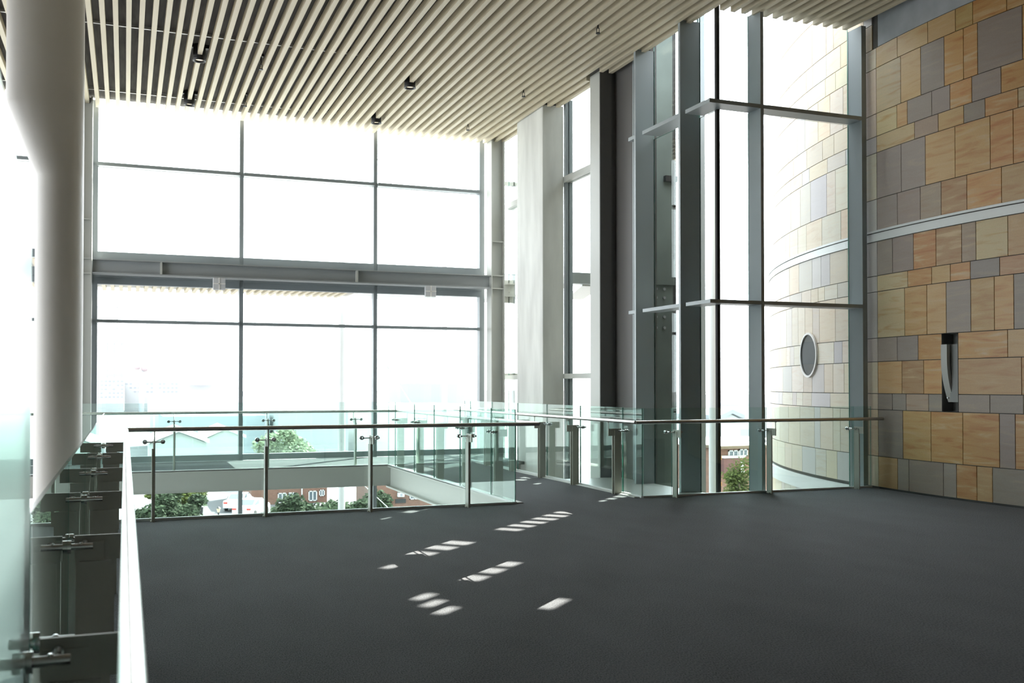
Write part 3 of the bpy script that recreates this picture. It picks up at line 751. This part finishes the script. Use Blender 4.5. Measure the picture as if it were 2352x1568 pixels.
# parked cars
def car(p, rz, label):
    t = thing('car', label, 'car', (p.x, p.y, GZ), 'parked white cars', rz); ORG[t.name] = Vector()
    prof = [(-2.2, .35), (-2.25, .75), (-2.1, .98), (-1.35, 1.02), (-.55, 1.46), (.65, 1.46), (1.45, .98), (2.1, .88), (2.25, .6), (2.2, .32)]
    b = MB(); rings = []
    for y, s, dz in ((-.86, .96, .02), (-.80, 1, 0), (.80, 1, 0), (.86, .96, .02)):
        rings.append([(x * s, y * (1 if z < 1.0 else .84), z - dz) for x, z in prof])
    b.loft(rings, 0, False); b.build('body', 'car', t)
    b = MB()
    for s in (-1, 1): b.add([(-1.25, s * .76, 1.03), (-.55, s * .735, 1.40), (.62, s * .735, 1.40), (1.3, s * .76, 1.03)], [(0, 1, 2, 3)])
    b.add([(-1.31, -.62, 1.07), (-1.31, .62, 1.07), (-.66, .56, 1.42), (-.66, -.56, 1.42)], [(0, 1, 2, 3)])
    b.add([(1.42, -.62, 1.03), (1.42, .62, 1.03), (.76, .56, 1.42), (.76, -.56, 1.42)], [(0, 1, 2, 3)])
    for k in range(len(b.v)): b.v[k] = Vector((b.v[k].x * 1.01, b.v[k].y * 1.015, b.v[k].z + .012))
    b.build('windows', 'carglass', t)
    for x in (-1.35, 1.4):
        for s in (-1, 1): MB().tube((x, s * .68, .32), (x, s * .89, .32), .32, 18).build('wheel', 'tyre', t)
    for s in (-1, 1): MB().box(-2.27, -2.18, s * .45, s * .8, .74, .88).build('tail_light', 'red', t)
    MB().box(-2.29, -2.2, -.8, .8, .36, .55).build('bumper', 'car', t)
car(at(579, 85.5), radians(62), 'white hatchback parked nearer, in front of the brick house')
car(at(550, 90), radians(70), 'white car parked further back behind the first white car')
# street lamp and bollard
p = at(503, 70); t = thing('street_lamp', 'old style street lamp standing on the sunny paving', 'street lamp', (p.x, p.y, GZ))
zt = at(503, 70, 1164).z
MB().tube((p.x, p.y, GZ), (p.x, p.y, zt - .35), .05, 12).build('pole', 'black', t)
b = MB(); b.tube((p.x, p.y, zt - .35), (p.x, p.y, zt - .08), .07, 8, r1=.14); b.build('lantern', 'lampglass', t)
MB().tube((p.x, p.y, zt - .08), (p.x, p.y, zt + .04), .17, 8, r1=.03).build('cap', 'black', t)
p = at(462, 87); t = thing('litter_bin', 'small dark bin with a pale top on the paving beyond the tree', 'bin', (p.x, p.y, GZ))
MB().tube(p, (p.x, p.y, GZ + .55), .2, 14, r1=.24).build('body', 'tyre', t)
b = MB(); b.sphere((p.x, p.y, GZ + .56), .2); b.build('lid', 'paler', t)
# brick houses
def house(x0, x1, y, z1, label, wins, depth=8, roof='roofwhite', name='brick_house', wall='brick', flat=True):
    t = thing(name, label, 'building', ((x0 + x1) / 2, y, GZ))
    MB().box(x0, x1, y, y + depth, GZ, z1).build('wall', wall, t)
    MB().box(x0 - .2, x1 + .2, y - .25, y + depth + .2, z1, z1 + .2).build('roof', roof, t)
    for wx, wz, ww, wh in wins:
        b = MB(); b.box(wx - ww / 2, wx + ww / 2, y - .08, y + .02, wz - wh / 2, wz - wh / 2 + .08); b.box(wx - ww / 2, wx + ww / 2, y - .08, y + .02, wz + wh / 2 - .08, wz + wh / 2)
        for q in (-.5, 0, .5): b.box(wx + q * (ww - .08) - .04, wx + q * (ww - .08) + .04, y - .08, y + .02, wz - wh / 2, wz + wh / 2)
        f = b.build('window', 'paler', t); MB().box(wx - ww / 2 + .05, wx + ww / 2 - .05, y - .04, y, wz - wh / 2 + .05, wz + wh / 2 - .05).build('pane', 'carglass', f)
    return t
d = 94; a = at(578, d); c = at(752, d); y = (a.y + c.y) / 2
hz = lambda py, dd: 1.6 - (py - 886) * dd / 2287.
hxx = lambda px, yy: yy * ((px - 1176) / 2287. * cos(TH0) + sin(TH0)) / (cos(TH0) - (px - 1176) / 2287. * sin(TH0))
t = house(hxx(578, y), hxx(752, y), y, -6.0, 'red brick house with white windows beyond the parked cars', [(hxx(649, y), hz(1142, d), .8, .95), (hxx(672, y), hz(1142, d), .8, .95), (hxx(719, y), hz(1140, d), .8, .95), (hxx(740, y), hz(1134, d), .5, .6)])
xx = hxx(694, y); MB().tube((xx, y - .08, GZ), (xx, y - .08, -6.1), .06, 10).build('drainpipe', 'paler', t)
MB().box(hxx(640, y), hxx(656, y), y - .4, y, hz(1172, d), hz(1161, d)).build('vent_box', 'pale', t)
y = 84; d = y / cos(TH0) * .95
t = house(hxx(865, y), hxx(1010, y), y, -5.2, 'second red brick building with wall units, seen under the bridge', [(hxx(952, y), hz(1136, 87), .85, .7)])
for k, py in enumerate((1122, 1133)):
    b = MB(); zc_ = hz(py, 87); xx = hxx(920, y); b.box(xx - .27, xx + .27, y - .35, y, zc_ - .17, zc_ + .17); o = b.build('air_conditioner', 'paler', t)
    MB().tube((xx, y - .37, zc_), (xx, y - .35, zc_), .13, 16).build('fan_grille', 'hazegrey', o)
MB().box(hxx(908, y), hxx(932, y), y - .08, y, hz(1152, 87), hz(1143, 87)).build('dark_door_panel', 'tyre', t)
y = 58; d = 60
t = house(hxx(1650, y), hxx(1790, y), y, hz(1040, 63), 'red brick house seen through the corner glazing by the stone drum', [(hxx(1683, y), hz(1056, 63), .8, .6), (hxx(1706, y), hz(1052, 63), .7, .5), (hxx(1704, y), hz(1088, 63), .3, .9)], name='brick_house')
MB().box(hxx(1653, y), hxx(1690, y), y - .5, y, hz(1100, 63), hz(1064, 63)).build('garage_door', mat('dark_red_brown', (.10, .045, .04), .8), t)
MB().box(hxx(1652, y), hxx(1700, y), y - .55, y + .1, hz(1063, 63), hz(1058, 63)).build('lintel', 'paler', t)
MB().box(hxx(1640, y), hxx(1800, y), y - .7, y + 3, hz(1040, 63), hz(1033, 63)).build('eaves', 'bark', t)
# gabled sheds and pale blocks
def shed(px0, px1, d, py_eave, py_peak, label, wall='gable', roof='roofwhite', nb=1):
    y = at((px0 + px1) / 2, d).y; x0, x1 = hxx(px0, y), hxx(px1, y); t = thing('gabled_shed', label, 'building', ((x0 + x1) / 2, y, GZ)); ze, zp = hz(py_eave, d), hz(py_peak, d)
    wdt = (x1 - x0) / nb
    b = MB(); r = MB()
    for i in range(nb):
        a0 = x0 + wdt * i; a1 = a0 + wdt; mid = (a0 + a1) / 2
        b.prism([(a0, GZ), (a1, GZ), (a1, ze), (mid, zp), (a0, ze)], y, y + 12, 0, 'xz')
        r.prism([(a0 - .3, ze), (a0 - .3, ze + .4), (mid, zp + .45), (a1 + .3, ze + .4), (a1 + .3, ze), (mid, zp + .05)], y - .4, y + 12.2, 0, 'xz')
    b.build('wall', wall, t); r.build('roof', roof, t)
shed(345, 475, 115, 1018, 992, 'pale grey gabled shed seen below the gallery rail, left one')
shed(475, 560, 131, 1006, 986, 'pale grey gabled shed seen below the gallery rail, right one')
def blockb(px0, px1, d, py_top, m, label, depth=20, rows=0, name='building', cat='building', base=None):
    y = at((px0 + px1) / 2, d).y; x0, x1 = hxx(px0, y), hxx(px1, y); t = thing(name, label, cat, ((x0 + x1) / 2, y, GZ))
    zt = hz(py_top, d); zb = GZ if base is None else hz(base, d)
    MB().box(x0, x1, y, y + depth, zb, zt).build('wall', m, t)
    for r in range(rows):
        zc_ = zt - (r + .8) * (d * 9 / 2287.); n = max(3, int((px1 - px0) / 9)); b = MB(); hw = (x1 - x0) / n * .28
        for i in range(n):
            xc = x0 + (x1 - x0) * (i + .5) / n
            if random.random() < .75: b.box(xc - hw, xc + hw, y - .1, y + .05, zc_ - d * 1.6 / 2287., zc_ + d * 1.6 / 2287.)
        b.build('window_row', 'hazegrey', t)
    return t
blockb(345, 560, 170, 910, 'paler', 'long white warehouse beyond the gallery windows')
blockb(375, 620, 150, 955, 'blue_pale', 'pale blue grey shed behind the gabled sheds', rows=0)
blockb(640, 800, 150, 916, 'pale', 'pale grey clad warehouse right of centre in the far windows')
blockb(820, 1090, 165, 930, 'paler', 'low white warehouse at the right of the far windows')
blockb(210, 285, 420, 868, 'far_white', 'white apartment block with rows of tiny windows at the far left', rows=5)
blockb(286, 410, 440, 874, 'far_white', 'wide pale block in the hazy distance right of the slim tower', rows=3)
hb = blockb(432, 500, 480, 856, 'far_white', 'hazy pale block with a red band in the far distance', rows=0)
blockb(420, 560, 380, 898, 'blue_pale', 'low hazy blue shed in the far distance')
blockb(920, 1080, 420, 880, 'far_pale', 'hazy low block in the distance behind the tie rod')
t = blockb(1640, 1800, 130, 905, 'paler', 'white block with long bands seen through the corner glazing', depth=15)
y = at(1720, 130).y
b = MB(); b.box(hxx(1640, y), hxx(1800, y), y - .4, y, hz(929, 130), hz(924, 130)); b.box(hxx(1640, y), hxx(1800, y), y - .4, y, hz(1000, 130), hz(985, 130)); b.build('long_band', 'blue_pale', t)  # pale blue bands across the white block
shed(1655, 1700, 100, 962, 950, 'small dark gabled roof beside the white banded block', 'pale', 'hazegrey')
t = blockb(1650, 1800, 90, 1010, 'pale', 'grey flat roofed annexe in front of the white banded block', depth=6)
# red band on the hazy block
y = at(466, 478).y; q = MB().box(hxx(434, y), hxx(490, y), y - 1.5, y - .5, hz(884, 478), hz(877, 478))
q.build('sign_band', 'hazered', hb)
# slim tower and harbour crane
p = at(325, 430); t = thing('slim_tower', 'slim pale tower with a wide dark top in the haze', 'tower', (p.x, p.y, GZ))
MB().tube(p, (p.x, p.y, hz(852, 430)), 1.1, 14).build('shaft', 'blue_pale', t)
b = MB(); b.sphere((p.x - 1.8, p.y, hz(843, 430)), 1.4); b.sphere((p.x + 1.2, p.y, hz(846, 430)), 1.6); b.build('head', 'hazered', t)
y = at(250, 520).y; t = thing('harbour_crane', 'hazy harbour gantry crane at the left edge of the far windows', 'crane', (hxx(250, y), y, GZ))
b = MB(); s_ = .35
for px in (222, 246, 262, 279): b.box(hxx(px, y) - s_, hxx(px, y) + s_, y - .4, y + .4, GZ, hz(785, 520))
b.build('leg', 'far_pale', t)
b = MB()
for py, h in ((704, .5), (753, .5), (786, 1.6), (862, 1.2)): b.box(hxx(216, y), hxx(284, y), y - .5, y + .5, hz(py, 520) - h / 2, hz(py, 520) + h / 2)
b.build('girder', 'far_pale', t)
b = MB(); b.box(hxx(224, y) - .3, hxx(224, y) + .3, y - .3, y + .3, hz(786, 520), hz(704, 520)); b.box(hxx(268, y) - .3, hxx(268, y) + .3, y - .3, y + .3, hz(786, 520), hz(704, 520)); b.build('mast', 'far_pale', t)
